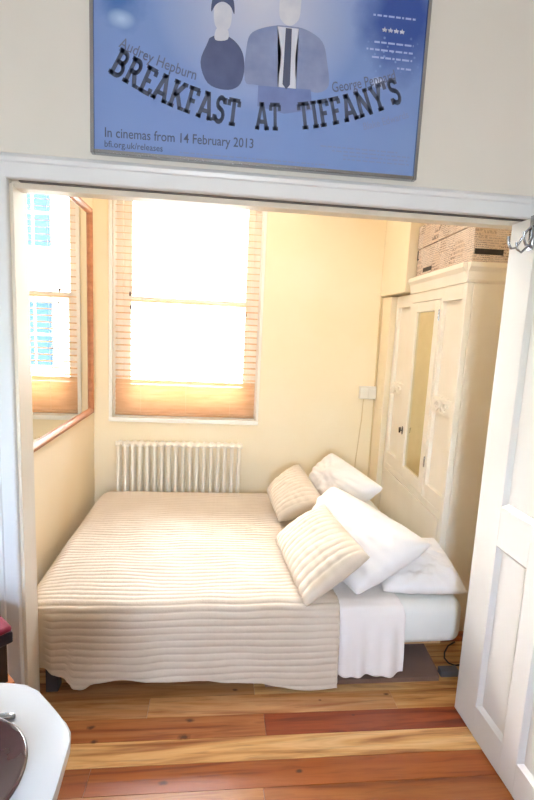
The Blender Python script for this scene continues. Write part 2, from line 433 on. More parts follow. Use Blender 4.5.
mb.build('cornice', M_ward, wd, smooth=20)
# carved ornaments on the side panels
for a, b_ in ((.04, .262), (.765, WL - .04)):
    mb = MB(); c = (a + b_) / 2
    for q in (-1, 1):
        pts = []
        for k in range(26):
            th = k / 25 * 2.6 * PI; r = .026 * (1 - k / 30)
            pts.append((c + q * (.045 + r * math.cos(th) * 1.3), .001, 1.2 + r * math.sin(th)))
        mb.tube(pts, [.0065 * (1 - k / 40) for k in range(26)], 8)
        mb.tube([(c + q * .012, .001, 1.2), (c + q * .05, .001, 1.172), (c + q * .09, .001, 1.185)], [.006, .005, .002], 8)
    mb.tube([(c, .001, 1.172), (c, .003, 1.2), (c, .001, 1.232)], [.003, .011, .003], 10)
    mb.build('carving', M_ward, wd, smooth=60)
mb = MB(); dx0, dx1, dz0, dz1 = .289, .718, .664, 1.764; mx0, mx1, mz0_, mz1_ = .352, .626, .735, 1.705
mb.box(dx0, mx0, -.026, .004, dz0, dz1, .003).box(mx1, dx1, -.026, .004, dz0, dz1, .003).box(mx0, mx1, -.026, .004, dz0, mz0_, .003).box(mx0, mx1, -.026, .004, mz1_, dz1, .003)
mb.box(mx0, mx1, -.026, -.012, mz0_, mz1_)
dr = mb.build('door', M_ward, wd)
MB().box(mx0 + .001, mx1 - .001, -.0125, -.009, mz0_ + .001, mz1_ - .001).build('mirror_glass', M_oldmirror, dr)
mb = MB()
mb.prism([(.687 + .012*math.cos(t_*PI/8)*(1 if True else 1), .955 + .028*math.sin(t_*PI/8)) for t_ in range(16)], 'y', .003, .006)
mb.build('keyhole_plate', M_dark, dr)
MB().tube([(.687, .006, .955), (.687, .022, .955)], .0035, 8).tube([(.687, .022, .975), (.687, .022, .94)], [.008, .006], 10).build('key', M_dark, dr)
for z in (.86, 1.68):
    MB().tube([(dx0 - .002, .006, z - .03), (dx0 - .002, .006, z + .03)], .004, 8).build('hinge', M_chrome, dr)
df = MB().box(.044, WL - .044, -.026, .003, .145, .616, .004).build('drawer', M_ward, wd)
for x in (): MB().lathe([(.008, 0), (.008, .01), (.017, .018), (.015, .03), (.004, .034)], (0, 0, 0), 20).build('knob', M_dark, df, smooth=40).matrix_local = Matrix.Translation((x, .003, .39)) @ Matrix.Rotation(-PI/2, 4, 'X')

# printed storage box on top
t = NT('newsprint_board'); p = t.principled(rough=.65)
v = t.coords('Object')
def rowspat(scale_u, scale_v, vec):
    br = t.n('ShaderNodeTexBrick'); br.offset = .37; br.offset_frequency = 3; br.squash = .6; br.squash_frequency = 2
    br.inputs['Scale'].default_value = 1; br.inputs['Brick Width'].default_value = scale_u; br.inputs['Row Height'].default_value = scale_v
    br.inputs['Mortar Size'].default_value = scale_v * .22; br.inputs['Mortar Smooth'].default_value = .3; br.inputs['Bias'].default_value = -.2
    br.inputs['Color1'].default_value = (0, 0, 0, 1); br.inputs['Color2'].default_value = (1, 1, 1, 1); br.inputs['Mortar'].default_value = (1, 1, 1, 1)
    t.l(vec, br.inputs[0]); return br.outputs[0]
sx = t.n('ShaderNodeSeparateXYZ'); t.l(v, sx.inputs[0])
sm = t.n('ShaderNodeMath'); sm.operation = 'ADD'; t.l(sx.outputs[0], sm.inputs[0]); t.l(sx.outputs[1], sm.inputs[1])
cb = t.n('ShaderNodeCombineXYZ'); t.l(sm.outputs[0], cb.inputs[0]); t.l(sx.outputs[2], cb.inputs[1])
def mth(op, a, b_=None):
    n = t.n('ShaderNodeMath'); n.operation = op
    for k_, v_ in enumerate((a, b_)):
        if v_ is None: continue
        if hasattr(v_, 'links'): t.l(v_, n.inputs[k_])
        else: n.inputs[k_].default_value = v_
    return n.outputs[0]
vo = t.n('ShaderNodeTexVoronoi'); vo.distance = 'CHEBYCHEV'; vo.inputs['Scale'].default_value = 13; t.l(cb.outputs[0], vo.inputs['Vector'])
cs = t.n('ShaderNodeSeparateColor'); t.l(vo.outputs['Color'], cs.inputs[0]); rr = cs.outputs[0]; r2 = cs.outputs[1]
big = mth('POWER', rr, 3)
freq = mth('SUBTRACT', 105, mth('MULTIPLY', big, 80))
rowf = mth('FRACT', mth('ADD', mth('MULTIPLY', sx.outputs[2], freq), r2))
rowm = mth('LESS_THAN', rowf, .62)
cv = t.n('ShaderNodeCombineXYZ'); t.l(mth('MULTIPLY', sm.outputs[0], mth('MULTIPLY', freq, 3.2)), cv.inputs[0]); t.l(mth('MULTIPLY', sx.outputs[2], mth('MULTIPLY', freq, 1.6)), cv.inputs[1]); t.l(rr, cv.inputs[2])
lm = mth('GREATER_THAN', t.noise(cv.outputs[0], 1, 1), .46)
inkf = mth('MULTIPLY', mth('MULTIPLY', rowm, lm), mth('ADD', mth('MULTIPLY', r2, .5), .35))
base = t.ramp(rr, [(.2, lin('#dfcfc2')), (.8, lin('#d0bba9'))])
t.l(t.mix(inkf, base, lin('#5b5050')), p.inputs['Base Color'])
M_news = t.m
bz = WT + .0925
sb = thing('storage_box', 'cardboard storage box printed with newspaper text on top of the wardrobe', 'box', WA + Vector((0, 0, bz)), wang)
BL = .745
MB().box(.006, BL, -.40, -.012, 0, .175, .003).build('body', M_news, sb)
MB().box(.002, BL + .003, -.404, -.008, .178, .315, .003).build('lid', M_news, sb)
MB().box(.5, .63, -.012, -.0105, .028, .052).build('label_slot', M_dark, sb)
MB().box(.0045, .006, -.16, -.02, .04, .066).build('label_slot', M_dark, sb)
mb = MB()
for a in ((.004, .05, -.0085, -.006, .172, .182), (-.0005, .0015, -.045, -.007, .172, .182), (.0, .05 - .044, -.0085, -.006, .182, .215)): mb.box(*a)
mb.build('corner_bracket', M_dark, sb)
MB().box(BL - .012, BL - .004, -.0115, -.009, .12, .172).box(BL - .03, BL - .004, -.0115, -.009, .112, .12).build('corner_bracket', M_dark, sb)

# ------------------------------------------------------------------ panelled door, hung from the track
dth = .038; dw = .72
dpz = [(.135, .805), (.955, 1.885)]; dpy = [(-.14, -.305), (-.385, -.55)]
mb = MB(); zb, zt = .008, 1.975
# local frame: x = thickness (0 = face toward the bed side), y negative toward the camera
mb.box(0, dth, dpy[0][0], 0, zb, zt, .002).box(0, dth, dpy[1][0], dpy[0][1], zb, zt, .002).box(0, dth, -dw, dpy[1][1], zb, zt, .002)
for a, b_ in dpy:
    mb.box(0, dth, b_, a, zb, dpz[0][0], .0).box(0, dth, b_, a, dpz[0][1], dpz[1][0]).box(0, dth, b_, a, dpz[1][1], zt)
d1 = struct('door_1', mb, M_door)
d1.location = (1.744, -.012, 0); d1.rotation_euler = (0, 0, math.radians(1.2))
for a, b_ in dpy:
    for z0, z1 in dpz:
        mb = MB(); b = mb.bm
        e = .0005
        loops = []
        for inset, dep in ((e, .0005), (.004, .004), (.014, .012), (.016, .014), (.03, .014), (.032, .014)):
            loops.append([b.verts.new((dep, y, z)) for y, z in ((b_ + inset, z0 + inset), (a - inset, z0 + inset), (a - inset, z1 - inset), (b_ + inset, z1 - inset))])
        for L0, L1 in zip(loops[:-1], loops[1:]):
            for i in range(4): b.faces.new((L0[i], L0[(i+1) % 4], L1[(i+1) % 4], L1[i]))
        b.faces.new(loops[-1])
        mb.box(.0145, dth - .012, b_ + .001, a - .001, z0 + .001, z1 - .001)
        mb.build('panel', M_door, d1)

# over-door hook
hk = thing('door_hook', 'chrome double coat hook hanging over the top of the white door', 'hook', (1.744, -.135, 1.975))
mb = MB()
mb.box(-.004, -.001, -.014, .014, -.11, .004, .0006).box(-.004, .046, -.014, .014, .0015, .0045, .0006).box(.0425, .0455, -.014, .014, -.04, .004, .0006)
mb.build('strap', M_chrome, hk)
for s_ in (-1, 1):
    MB().tube([(-.003, 0, -.03), (-.010, s_*.018, -.045), (-.020, s_*.032, -.075), (-.030, s_*.036, -.098), (-.046, s_*.039, -.101), (-.056, s_*.041, -.085), (-.059, s_*.042, -.06)], [.004, .004, .004, .004, .004, .0045, .005], 10).build('hook', M_chrome, hk, smooth=60)
MB().tube([(-.003, 0, -.09), (-.03, .004, -.118), (-.045, .006, -.108), (-.05, .007, -.085)], .004, 10).build('hook', M_chrome, hk, smooth=60)

# ------------------------------------------------------------------ wall socket and cables
so = thing('wall_socket', 'white double switch box mounted high on the back wall near the corner', 'socket', (1.825, D, 1.13))
MB().box(-.065, .062, -.032, -.0005, -.052, .045, .006, 3).build('back_box', mat('white_plastic', '#e8e4dc', '#e2ddd3', .35), so)
MB().box(-.06, -.004, -.037, -.031, -.045, .03, .003).build('face_plate', mat('white_plastic_plate', '#efece6', '#eae6de', .3), so)
MB().box(.002, .058, -.037, -.031, -.045, .03, .003).build('face_plate', bpy.data.materials['white_plastic_plate'], so)
M_cable = mat('painted_cable', '#e2cda2', '#d9c397', .6)
tag(MB().tube([(1.882, D - .006, 1.0), (1.878, D - .006, 1.4), (1.874, D - .006, 1.83)], .006, 8).tube([(1.882, D - .006, 1.09), (1.884, D - .006, .7), (1.884, D - .006, .3)], .006, 8).build('wall_cable', M_cable, smooth=60), 'painted cable running down the corner past the right end of the switch box', 'cable')
tag(MB().tube([(1.80, D - .006, 1.078), (1.795, D - .006, .9), (1.775, D - .006, .6), (1.77, D - .006, .35)], .004, 8).build('wall_cable', M_cable, smooth=60), 'thin cable hanging from the bottom of the switch box to behind the pillows', 'cable')

# ------------------------------------------------------------------ bed
BX0, BX1, BY0, BY1, MT = -.09, 1.858, .165, 1.53, .372
bd = thing('bed', 'low double bed with a pale mattress, its side toward the doorway', 'bed', (0, 0, 0))
mb = MB()
b = bmesh.new(); bmesh.ops.create_cube(b, size=1)
for v in b.verts: v.co = Vector((BX0 + (v.co.x + .5)*(BX1-BX0), BY0 + (v.co.y+.5)*(BY1-BY0), .16 + (v.co.z+.5)*(MT-.16)))
bmesh.ops.bevel(b, geom=b.edges[:], offset=.055, segments=6, affect='EDGES', profile=.5)
mb.merge(b)
bmesh.ops.subdivide_edges(mb.bm, edges=[e for e in mb.bm.edges if e.calc_length() > .2], cuts=14, use_grid_fill=True)
for v in mb.bm.verts:
    if v.co.z < .3: v.co.z += .012 * noise.noise(v.co * 6)
    v.co.y += .008 * noise.noise(v.co * 5 + Vector((3, 0, 0)))
mb.build('mattress', M_matt, bd, smooth=True)
mb = MB().box(BX0 + .02, BX1 - .05, BY0 + .10, BY0 + .14, .10, .158, .004).box(BX0 + .02, BX1 - .05, BY1 - .06, BY1 - .02, .10, .158, .004)
mb.box(BX0 + .02, BX0 + .06, BY0 + .14, BY1 - .06, .10, .158).box(BX1 - .09, BX1 - .05, BY0 + .14, BY1 - .06, .10, .158)
for i in range(12):
    x = BX0 + .12 + i * .15; mb.box(x, x + .07, BY0 + .14, BY1 - .06, .13, .148)
mb.build('slatted_base', M_slatframe, bd)
for x, y in ((.02, BY0 - .012), (BX1 - .30, BY0 + .5), (BX0 + .06, BY1 - .07), (BX1 - .16, BY1 - .07)):
    MB().box(x, x + .05, y, y + .05, 0, .165, .004).build('leg', M_legdark, bd)

# quilted bedspread
SPX0, SPX1 = -.118, 1.262
def hem(x):
    pts = [(-.12, .125), (.015, .118), (.105, .095), (.150, .048), (.175, .045), (.235, .074), (.35, .086), (.458, .08), (.62, .068), (.79, .055), (1.0, .028), (1.14, .014), (1.26, .018)]
    for (a, za), (c, zc) in zip(pts[:-1], pts[1:]):
        if x <= c:
            f = max(0, (x - a) / (c - a)); f = f*f*(3-2*f); return za + (zc - za) * f
    return pts[-1][1]
def spread_pt(u, tt):
    x = SPX0 + (SPX1 - SPX0) * u
    zt = .392; hz = hem(x)
    R = .055
    fold = .016 * math.sin(x * 9 + .6) + .010 * math.sin(x * 21 + 1)
    yh = .112 + .5 * fold
    back = min(1, max(0, (.06 - x) / .05)); back = back * back * (3 - 2 * back)
    # path: hem -> front edge -> over the top -> down at the back
    segs = [(yh, hz), (.128 + .15*fold, .24), (.140, zt - R), (.140 + R*.3, zt - R*.3), (.140 + R, zt), (.8, zt), (1.52, zt - .005), (1.565, zt - .05), (1.575, .2)]
    # even parameter by length
    L = [0]
    for p_, q_ in zip(segs[:-1], segs[1:]): L.append(L[-1] + math.dist(p_, q_))
    s = tt / .18 * L[2] if tt < .18 else L[2] + (tt - .18) / .82 * (L[-1] - L[2])
    for i in range(len(segs) - 1):
        if s <= L[i+1] + 1e-9:
            f = (s - L[i]) / (L[i+1] - L[i]); y = segs[i][0] + f*(segs[i+1][0]-segs[i][0]); z = segs[i][1] + f*(segs[i+1][1]-segs[i][1])
            d = Vector((0, segs[i+1][0]-segs[i][0], segs[i+1][1]-segs[i][1])).normalized(); break
    nrm = Vector((0, -d.z, d.y))
    per = .030
    ph = (L[-1] - s) / per + .26 * noise.noise(Vector((x * 4, s * 4, 0)))
    rid = abs(math.sin(PI * ph)) ** .55
    stitch = .25 * abs(math.sin(PI * x / .028))
    top = min(1, max(0, (y - .16) / .1)) * min(1, max(0, (1.56 - y) / .1))
    wob = .014 * noise.noise(Vector((x * 2.6, y * 2.6, 4))) + .005 * noise.noise(Vector((x * 8, y * 8, 9)))
    P = Vector((x, y, z)) + nrm * (.0068 * rid * (1 - stitch * .5))
    P += Vector((0, 0, 1)) * (wob * top)
    P += Vector((0, -1, 0)) * (1 - top) * (.009 * noise.noise(Vector((x * 7, z * 7, 2)))) * (1 if y < .8 else 0)
    # left edge rolls down beside the mattress, right edge thins onto it
    e = max(0, 1 - (x - SPX0) / .10)
    if y > .15: P.z -= .09 * e ** 2.4 * min(1, (y - .15) / .1)
    r = max(0, 1 - (SPX1 - x) / .05); P.z -= .016 * r ** 2 * top
    if y < .2: P.y = P.y * (1 - back) + max(P.y, .148 + (P.y - .1) * .1) * back
    return P
mb = MB(); mb.grid(spread_pt, 150, 620)
sp = mb.build('bedspread', M_spread, None, smooth=True)
tag(sp, 'beige quilted bedspread with fine ribs covering most of the bed', 'bedspread')
md = sp.modifiers.new('thick', 'SOLIDIFY'); md.thickness = .008; md.offset = -1

# white sheet falling over the front edge
def sheet_pt(u, tt):
    x0 = 1.235; x1 = 1.475 + .085 * min(1, (1 - tt) * 1.5)
    x = x0 + (x1 - x0) * u
    hz = .066 + .006 * math.sin(u * 4.5 + 2.2) + .006 * u
    if u > .9: hz += .02 * (u - .9) * 10 * .3
    fold = .010 * math.sin(u * 13 + 1) + .006 * math.sin(u * 29)
    segs = [(.112 + fold, hz), (.128 + .5*fold, .25), (.143, .33), (.158, .362), (.20, .3785), (.62, .381)]
    L = [0]
    for p_, q_ in zip(segs[:-1], segs[1:]): L.append(L[-1] + math.dist(p_, q_))
    s = tt * L[-1]
    for i in range(len(segs) - 1):
        if s <= L[i+1] + 1e-9:
            f = (s - L[i]) / (L[i+1] - L[i]); y = segs[i][0] + f*(segs[i+1][0]-segs[i][0]); z = segs[i][1] + f*(segs[i+1][1]-segs[i][1]); break
    w = noise.noise(Vector((x * 7, z * 5 + y * 5, 1)))
    y -= max(-.002, .010 * w) if z < .35 else 0
    if z < .375: y += .022 * max(0, 1 - u / .14)
    else: z -= .010 * max(0, 1 - u / .14)
    z += max(-.002, .006 * noise.noise(Vector((x * 10, y * 10, 5)))) if z > .37 else 0
    return Vector((x, y, z))
mb = MB(); mb.grid(sheet_pt, 60, 90)
sh = tag(mb.build('bed_sheet', M_sheet, None, smooth=True), 'white cotton sheet hanging over the side of the mattress beside the bedspread', 'sheet')
md = sh.modifiers.new('thick', 'SOLIDIFY'); md.thickness = .004; md.offset = 1

# pillows: four corners (bottom far, bottom near, top near, top far) and a plump filling
def pillow(name, C, thick, m, label, group, ribs=0, seed=0, pinch=.05, lump=.03, flange=0):
    C = [Vector(c) for c in C]
    cen = sum(C, Vector()) / 4
    nrm = (C[1] - C[3]).cross(C[2] - C[0]).normalized()
    if nrm.x > 0 : nrm = -nrm
    N = 112 if ribs else 72; mb = MB(); b = mb.bm
    def pt(i, j, side):
        u = i / N; v = j / N; a, c = 2*u - 1, 2*v - 1
        k = 1 - pinch * .5 * (1 - c*c) ** 1.0 * abs(a) ** 3; k2 = 1 - pinch * .5 * (1 - a*a) * abs(c) ** 3
        uu = .5 + .5 * a * k; vv = .5 + .5 * c * k2
        P = (C[0]*(1-uu) + C[1]*uu)*(1-vv) + (C[3]*(1-uu) + C[2]*uu)*vv
        h = max(0, (1 - a*a)) ** .5 * max(0, (1 - c*c)) ** .5
        h = h ** .75
        q = thick * .5 * h
        lump_ = lump * (.3 if ribs else 1)
        if side > 0 or not ribs: pass
        q += lump_ * h * noise.noise(Vector((a * 1.6 + seed, c * 1.6, side * 2)))
        q += lump_ * .45 * h * noise.noise(Vector((a * 5 + seed, c * 4, side * 3)))
        e = max(abs(a), abs(c))
        q += (.003 if ribs else .010) * (1 - h) * h * math.sin((math.atan2(c, a)) * 17 + seed) * 1.2
        if ribs:
            q += .0055 * min(1, h * 4) * (abs(math.sin(PI * u * ribs)) ** .6 - .4)
        return P + nrm * q * (side if side > 0 else -.6)
    F = [[b.verts.new(pt(i, j, 1)) for j in range(N + 1)] for i in range(N + 1)]
    K = [[F[i][j] if i in (0, N) or j in (0, N) else b.verts.new(pt(i, j, -1)) for j in range(N + 1)] for i in range(N + 1)]
    for i in range(N):
        for j in range(N):
            b.faces.new((F[i][j], F[i+1][j], F[i+1][j+1], F[i][j+1]))
            try: b.faces.new((K[i][j], K[i][j+1], K[i+1][j+1], K[i+1][j]))
            except ValueError: pass
    return tag(mb.build(name, m, None, smooth=True), label, 'pillow', group)
pillow('pillow', [(1.346, 1.40, .50), (1.418, .90, .47), (1.679, .85, .675), (1.506, 1.38, .735)], .22, M_linen, 'white pillow propped at the far head end of the bed beside the back wall', 'white pillows on the bed', 0, 1, -.05)
pillow('pillow', [(1.54, .56, .41), (1.487, .235, .395), (1.868, .186, .41), (1.80, .42, .565)], .16, M_linen, 'white pillow lying nearest the bare mattress corner under the big white pillow', 'white pillows on the bed', 0, 2, -.08)
pillow('pillow', [(1.196, 0.813, 0.4), (1.35, 0.197, 0.4), (1.719, 0.278, 0.598), (1.393, 0.875, 0.668)], .25, M_linen, 'large plump white pillow in the middle of the white pillows', 'white pillows on the bed', 0, 3, -.05)
pillow('pillow', [(1.053, 1.32, .475), (1.087, .919, .435), (1.353, .85, .565), (1.276, 1.36, .655)], .19, M_sham, 'ribbed beige pillow farther from the doorway, by the radiator side of the bed', 'beige quilted pillows on the bed', 14, 4, .0)
pillow('pillow', [(1.039, .68, .435), (1.094, .09, .415), (1.382, .16, .60), (1.285, .63, .65)], .18, M_sham, 'ribbed beige pillow nearer the doorway, overlapping the bedspread edge', 'beige quilted pillows on the bed', 14, 5, .02)

# mat and phone cable on the floor by the bed
mb = MB()
mb.prism([(.95, .142), (1.752, .146), (1.765, .20), (1.778, .36), (1.79, .62), (.95, .62)], 'z', .0005, .022)
tag(mb.build('floor_mat', M_rug, None), 'dark grey brown mat lying flat on the floorboards under the edge of the bed', 'mat')
tag(MB().box(1.772, 1.86, .165, .205, .0005, .03, .003).build('metal_bracket', mat('blue_grey_metal', '#77777f', '#6b6b74', .5, metal=.3)), 'small blue grey metal bracket on the floor between mat and door', 'bracket')
pts = [(1.96, .40, .006), (1.91, .372, .006), (1.868, .325, .006), (1.848, .285, .006), (1.852, .25, .006), (1.875, .234, .006), (1.91, .236, .006), (1.96, .25, .006)]
tag(MB().tube(pts, .004, 8).build('power_cable', M_dark, smooth=60), 'thin black cable looped on the floor between mat and wardrobe', 'cable')

# ------------------------------------------------------------------ table with plate and knife
tb = thing('dining_table', 'white table top with clipped rounded corner in the lower left foreground', 'table', (-.1, -1.2, 0))
out = [(-.9, -.70), (.225, -.70), (.27, -.701), (.302, -.708), (.33, -.728), (.36, -.758), (.393, -.792), (.418, -.815), (.432, -.835), (.438, -.86), (.444, -.95), (.448, -1.1), (.45, -1.65), (-.9, -1.65)]
mb = MB(); b = mb.bm
mb.prism([(x + .1, y + 1.2) for x, y in out], 'z', .725, .75)
bmesh.ops.bevel(b, geom=[e for e in b.edges if abs(e.verts[0].co.z - e.verts[1].co.z) < 1e-6], offset=.006, segments=3, affect='EDGES', profile=.5)
mb.build('table_top', mat('white_laminate', '#d9dde0', '#d4d8dc', .3), tb, smooth=30)
M_tleg = mat('dark_table_leg', '#3a3030', '#332a2a', .5)
for x, y in ((.17, -.84), (-.75, -.84), (.17, -1.52), (-.75, -1.52)):
    MB().tube([(x + .1, y + 1.2, 0), (x + .1, y + 1.2, .725)], .02, 14).build('leg', M_tleg, tb, smooth=60)
pl = MB()
pl.lathe([(.075, .0005), (.08, .003), (.10, .010), (.128, .019), (.136, .023), (.137, .026), (.133, .028), (.126, .026), (.108, .018), (.096, .0145), (.088, .012), (.084, .0105), (.03, .010)], (0, 0, 0), 96)
t = NT('purple_brown_glaze'); p = t.principled(lin('#4a2a2c'), .22, 0, .6); M_plate = t.m
v = t.coords('Object'); t.l(t.ramp(t.noise(v, 14, 4), [(.3, lin('#4b2a2e')), (.7, lin('#3a2020'))]), p.inputs['Base Color'])
o = tag(pl.build('plate', M_plate, None, smooth=True, loc=(.252, -.957, .7505)), 'round glossy brown plate on the white table', 'plate')
kn = MB(); b = kn.bm
prof_k = [(0, .0045, .0035), (.003, .0068, .005), (.02, .0085, .0055), (.06, .0075, .005), (.095, .006, .0045), (.10, .0055, .003), (.13, .009, .0014), (.19, .0095, .0012), (.21, .004, .001)]
rings = []
for d_, w_, h_ in prof_k:
    rings.append([b.verts.new((-d_, w_*math.cos(2*PI*k/16), .0008 + h_*(1 + math.sin(2*PI*k/16)))) for k in range(16)])
for q, w in zip(rings[:-1], rings[1:]):
    for k in range(16): b.faces.new((q[k], q[(k+1) % 16], w[(k+1) % 16], w[k]))
b.faces.new(rings[0][::-1]); b.faces.new(rings[-1])
o = tag(kn.build('table_knife', M_chrome, None, smooth=True, loc=(.313, -.802, .75)), 'silver knife handle on the white table above the plate', 'knife')
o.rotation_euler = (0, 0, math.radians(4))

# ------------------------------------------------------------------ red cushioned chair against the casing
st = thing('stool', 'stool with a crimson cushion beside the left of the doorway', 'stool', (-.137, -.25, 0), PI / 4)
MB().box(-.148, .148, -.148, .148, .562, .582, .008, 3).build('cushion_top', M_red, st)
MB().box(-.15, .15, -.15, .15, .524, .562, .006, 3).build('cushion', M_navy, st)
for x in (-.135, .105):
    for y in (-.135, .105): MB().box(x, x + .03, y, y + .03, 0, .524, .002).build('leg', M_dark, st)
MB().box(-.15, .15, -.15, .15, .37, .385, .003).build('shelf', mat('orange_pine_shelf', '#c77a44', '#b56a38', .4, scale=8, stretch=(.7, 6, 6)), st)

# ------------------------------------------------------------------ poster over the opening
PX0, PX1, PZ0, PZ1 = .277, 1.352, 2.107, 2.905
ps = thing('film_poster', 'large blue film poster in a thin silver frame above the opening', 'poster', ((PX0 + PX1) / 2, 0, PZ0))
POX, POZ = (PX0 + PX1) / 2, PZ0
def pq(x, z): return (x - POX, z - POZ)
fwid = .012
mb = MB()
for a in ((PX0 - fwid, PX0, PZ0 - fwid, PZ1 + fwid), (PX1, PX1 + fwid, PZ0 - fwid, PZ1 + fwid), (PX0, PX1, PZ0 - fwid, PZ0), (PX0, PX1, PZ1, PZ1 + fwid)):
    mb.box(a[0] - POX, a[1] - POX, -.026, -.0005, a[2] - POZ, a[3] - POZ, .002)
mb.build('frame', M_chrome, ps)
t = NT('blue_poster_print'); p = t.principled(rough=.35); p.inputs['Coat Weight'].default_value = .35; p.inputs['Coat Roughness'].default_value = .12
tc = t.coords('Object')
def blob(cx, cz, rx, rz, lo=.0, hi=1.0, wob=.0):
    s_ = t.n('ShaderNodeVectorMath'); s_.operation = 'SUBTRACT'; t.l(tc, s_.inputs[0]); s_.inputs[1].default_value = (cx - POX, 0, cz - POZ)
    m_ = t.n('ShaderNodeVectorMath'); m_.operation = 'MULTIPLY'; t.l(s_.outputs[0], m_.inputs[0]); m_.inputs[1].default_value = (1 / rx, 0, 1 / rz)
    l_ = t.n('ShaderNodeVectorMath'); l_.operation = 'LENGTH'; t.l(m_.outputs[0], l_.inputs[0])
    v_ = l_.outputs['Value']
    if wob:
        w = t.n('ShaderNodeMath'); w.operation = 'MULTIPLY_ADD'; t.l(t.noise(tc, 16, 3), w.inputs[0]); w.inputs[1].default_value = wob; t.l(v_, w.inputs[2]); v_ = w.outputs[0]
    return t.ramp(v_, [(lo, (1, 1, 1, 1)), (hi, (0, 0, 0, 1))])
col = t.mix(1, lin('#7a98d0'), t.ramp(t.noise(tc, 3, 3), [(.3, lin('#f2f4ff')), (.7, lin('#ffffff'))]), 'MULTIPLY')
col = t.mix(blob(.80, 2.62, .36, .36, .1, 1), col, lin('#ccd3e8'))
col = t.mix(blob(.36, 2.60, .13, .20, .55, 1.25, .6), col, lin('#3f6fb6'))
col = t.mix(blob(.36, 2.50, .06, .04, .4, 1.3, .5), col, lin('#a9c6e8'))
col = t.mix(blob(1.27, 2.60, .21, .26, .5, 1.1, .35), col, lin('#2a4ea0'))
bk = t.n('ShaderNodeTexVoronoi'); bk.inputs['Scale'].default_value = 42; t.l(tc, bk.inputs['Vector'])
lights_ = t.mix(1, t.ramp(bk.outputs['Distance'], [(.12, (1, 1, 1, 1)), (.22, (0, 0, 0, 1))]), blob(1.24, 2.48, .14, .10, .4, 1.1), 'MULTIPLY')
col = t.mix(lights_, col, lin('#7f9fd6'))
col = t.mix(blob(1.205, 2.395, .03, .02, .2, 1), col, lin('#d6e2f6'))
t.l(col, p.inputs['Base Color'])
MB().box(PX0 - POX, PX1 - POX, -.016, -.002, 0, PZ1 - POZ).build('print', t.m, ps)
YP = -.0164
def ink(name, h, h2=None): return mat(name, h, h2, .4, scale=20)
def flat(polys, name, m, y=YP):
    mb = MB(); b = mb.bm
    for pl_ in polys:
        V = [b.verts.new((x - POX, y, z - POZ)) for x, z in pl_]
        f = b.faces.new(V)
    bmesh.ops.triangulate(b, faces=[f for f in b.faces if len(f.verts) > 4])
    for f in b.faces:
        f.normal_update()
        if f.normal.y > 0: f.normal_flip()
    me = bpy.data.meshes.new(name); b.to_mesh(me); b.free()
    o = bpy.data.objects.new(name, me); COL.objects.link(o); me.materials.append(m); o.parent = ps; return o
def smoothpoly(pts, k=4):
    n = len(pts); out = []
    for i in range(n):
        p0, p1, p2, p3 = (Vector((*pts[(i + j - 1) % n], 0)) for j in range(4))
        for s in range(k):
            u = s / k
            q = .5 * ((2*p1) + (-p0 + p2)*u + (2*p0 - 5*p1 + 4*p2 - p3)*u*u + (-p0 + 3*p1 - 3*p2 + p3)*u**3)
            out.append((q.x, q.y))
    return out
# two plain generic figures, the way the print is laid out
I_suit = ink('suit_print', '#8d9ac0', '#7c8ab4'); I_shirt = ink('shirt_print', '#d7dcec'); I_tie = ink('tie_print', '#4b5573'); I_skin = ink('face_print', '#dcdfea', '#c9cfe0')
I_dress = ink('dress_print', '#56618a', '#4c577f'); I_hair = ink('hair_print', '#475379'); I_trs = ink('trousers_print', '#6a7db4', '#7488c0')
fig = flat([smoothpoly([(.755, 2.36), (.757, 2.46), (.775, 2.505), (.84, 2.53), (.895, 2.535), (.95, 2.53), (1.005, 2.50), (1.025, 2.44), (1.035, 2.37), (1.0, 2.345), (.95, 2.35), (.86, 2.345), (.79, 2.35)])], 'suited_figure_print', I_suit)
def sub_(polys, n_, m_, dy): o = flat(polys, n_, m_, YP - dy); o.parent = fig; return o
sub_([[(.855, 2.53), (.925, 2.53), (.918, 2.45), (.925, 2.35), (.865, 2.35), (.872, 2.45)]], 'shirt', I_shirt, .0002)
sub_([[(.882, 2.528), (.902, 2.528), (.905, 2.36), (.893, 2.345), (.880, 2.36)]], 'tie', I_tie, .0004)
sub_([smoothpoly([(.858, 2.60), (.862, 2.555), (.892, 2.535), (.922, 2.555), (.928, 2.60), (.925, 2.65), (.893, 2.67), (.86, 2.65)])], 'face', I_skin, .0006)
sub_([smoothpoly([(.855, 2.625), (.862, 2.668), (.893, 2.69), (.926, 2.668), (.931, 2.625), (.915, 2.65), (.87, 2.65)])], 'hair', I_hair, .0008)
sub_([[(.80, 2.348), (.975, 2.352), (.985, 2.29), (.89, 2.27), (.80, 2.285)]], 'trousers', I_trs, .0001)
fg2 = flat([smoothpoly([(.610, 2.40), (.632, 2.46), (.640, 2.475), (.675, 2.488), (.715, 2.475), (.745, 2.44), (.752, 2.385), (.735, 2.34), (.69, 2.325), (.635, 2.34)])], 'dark_dress_figure_print', I_dress)
def sub2(polys, n_, m_, dy): o = flat(polys, n_, m_, YP - dy); o.parent = fg2; return o
sub2([smoothpoly([(.655, 2.47), (.695, 2.475), (.693, 2.505), (.66, 2.505)])], 'neck', I_skin, .0002)
sub2([smoothpoly([(.648, 2.545), (.655, 2.51), (.677, 2.497), (.70, 2.51), (.706, 2.545), (.70, 2.58), (.677, 2.592), (.653, 2.58)])], 'face', I_skin, .0003)
sub2([smoothpoly([(.64, 2.55), (.646, 2.595), (.677, 2.62), (.708, 2.595), (.714, 2.55), (.70, 2.572), (.677, 2.582), (.655, 2.572)])], 'hair', I_hair, .0005)

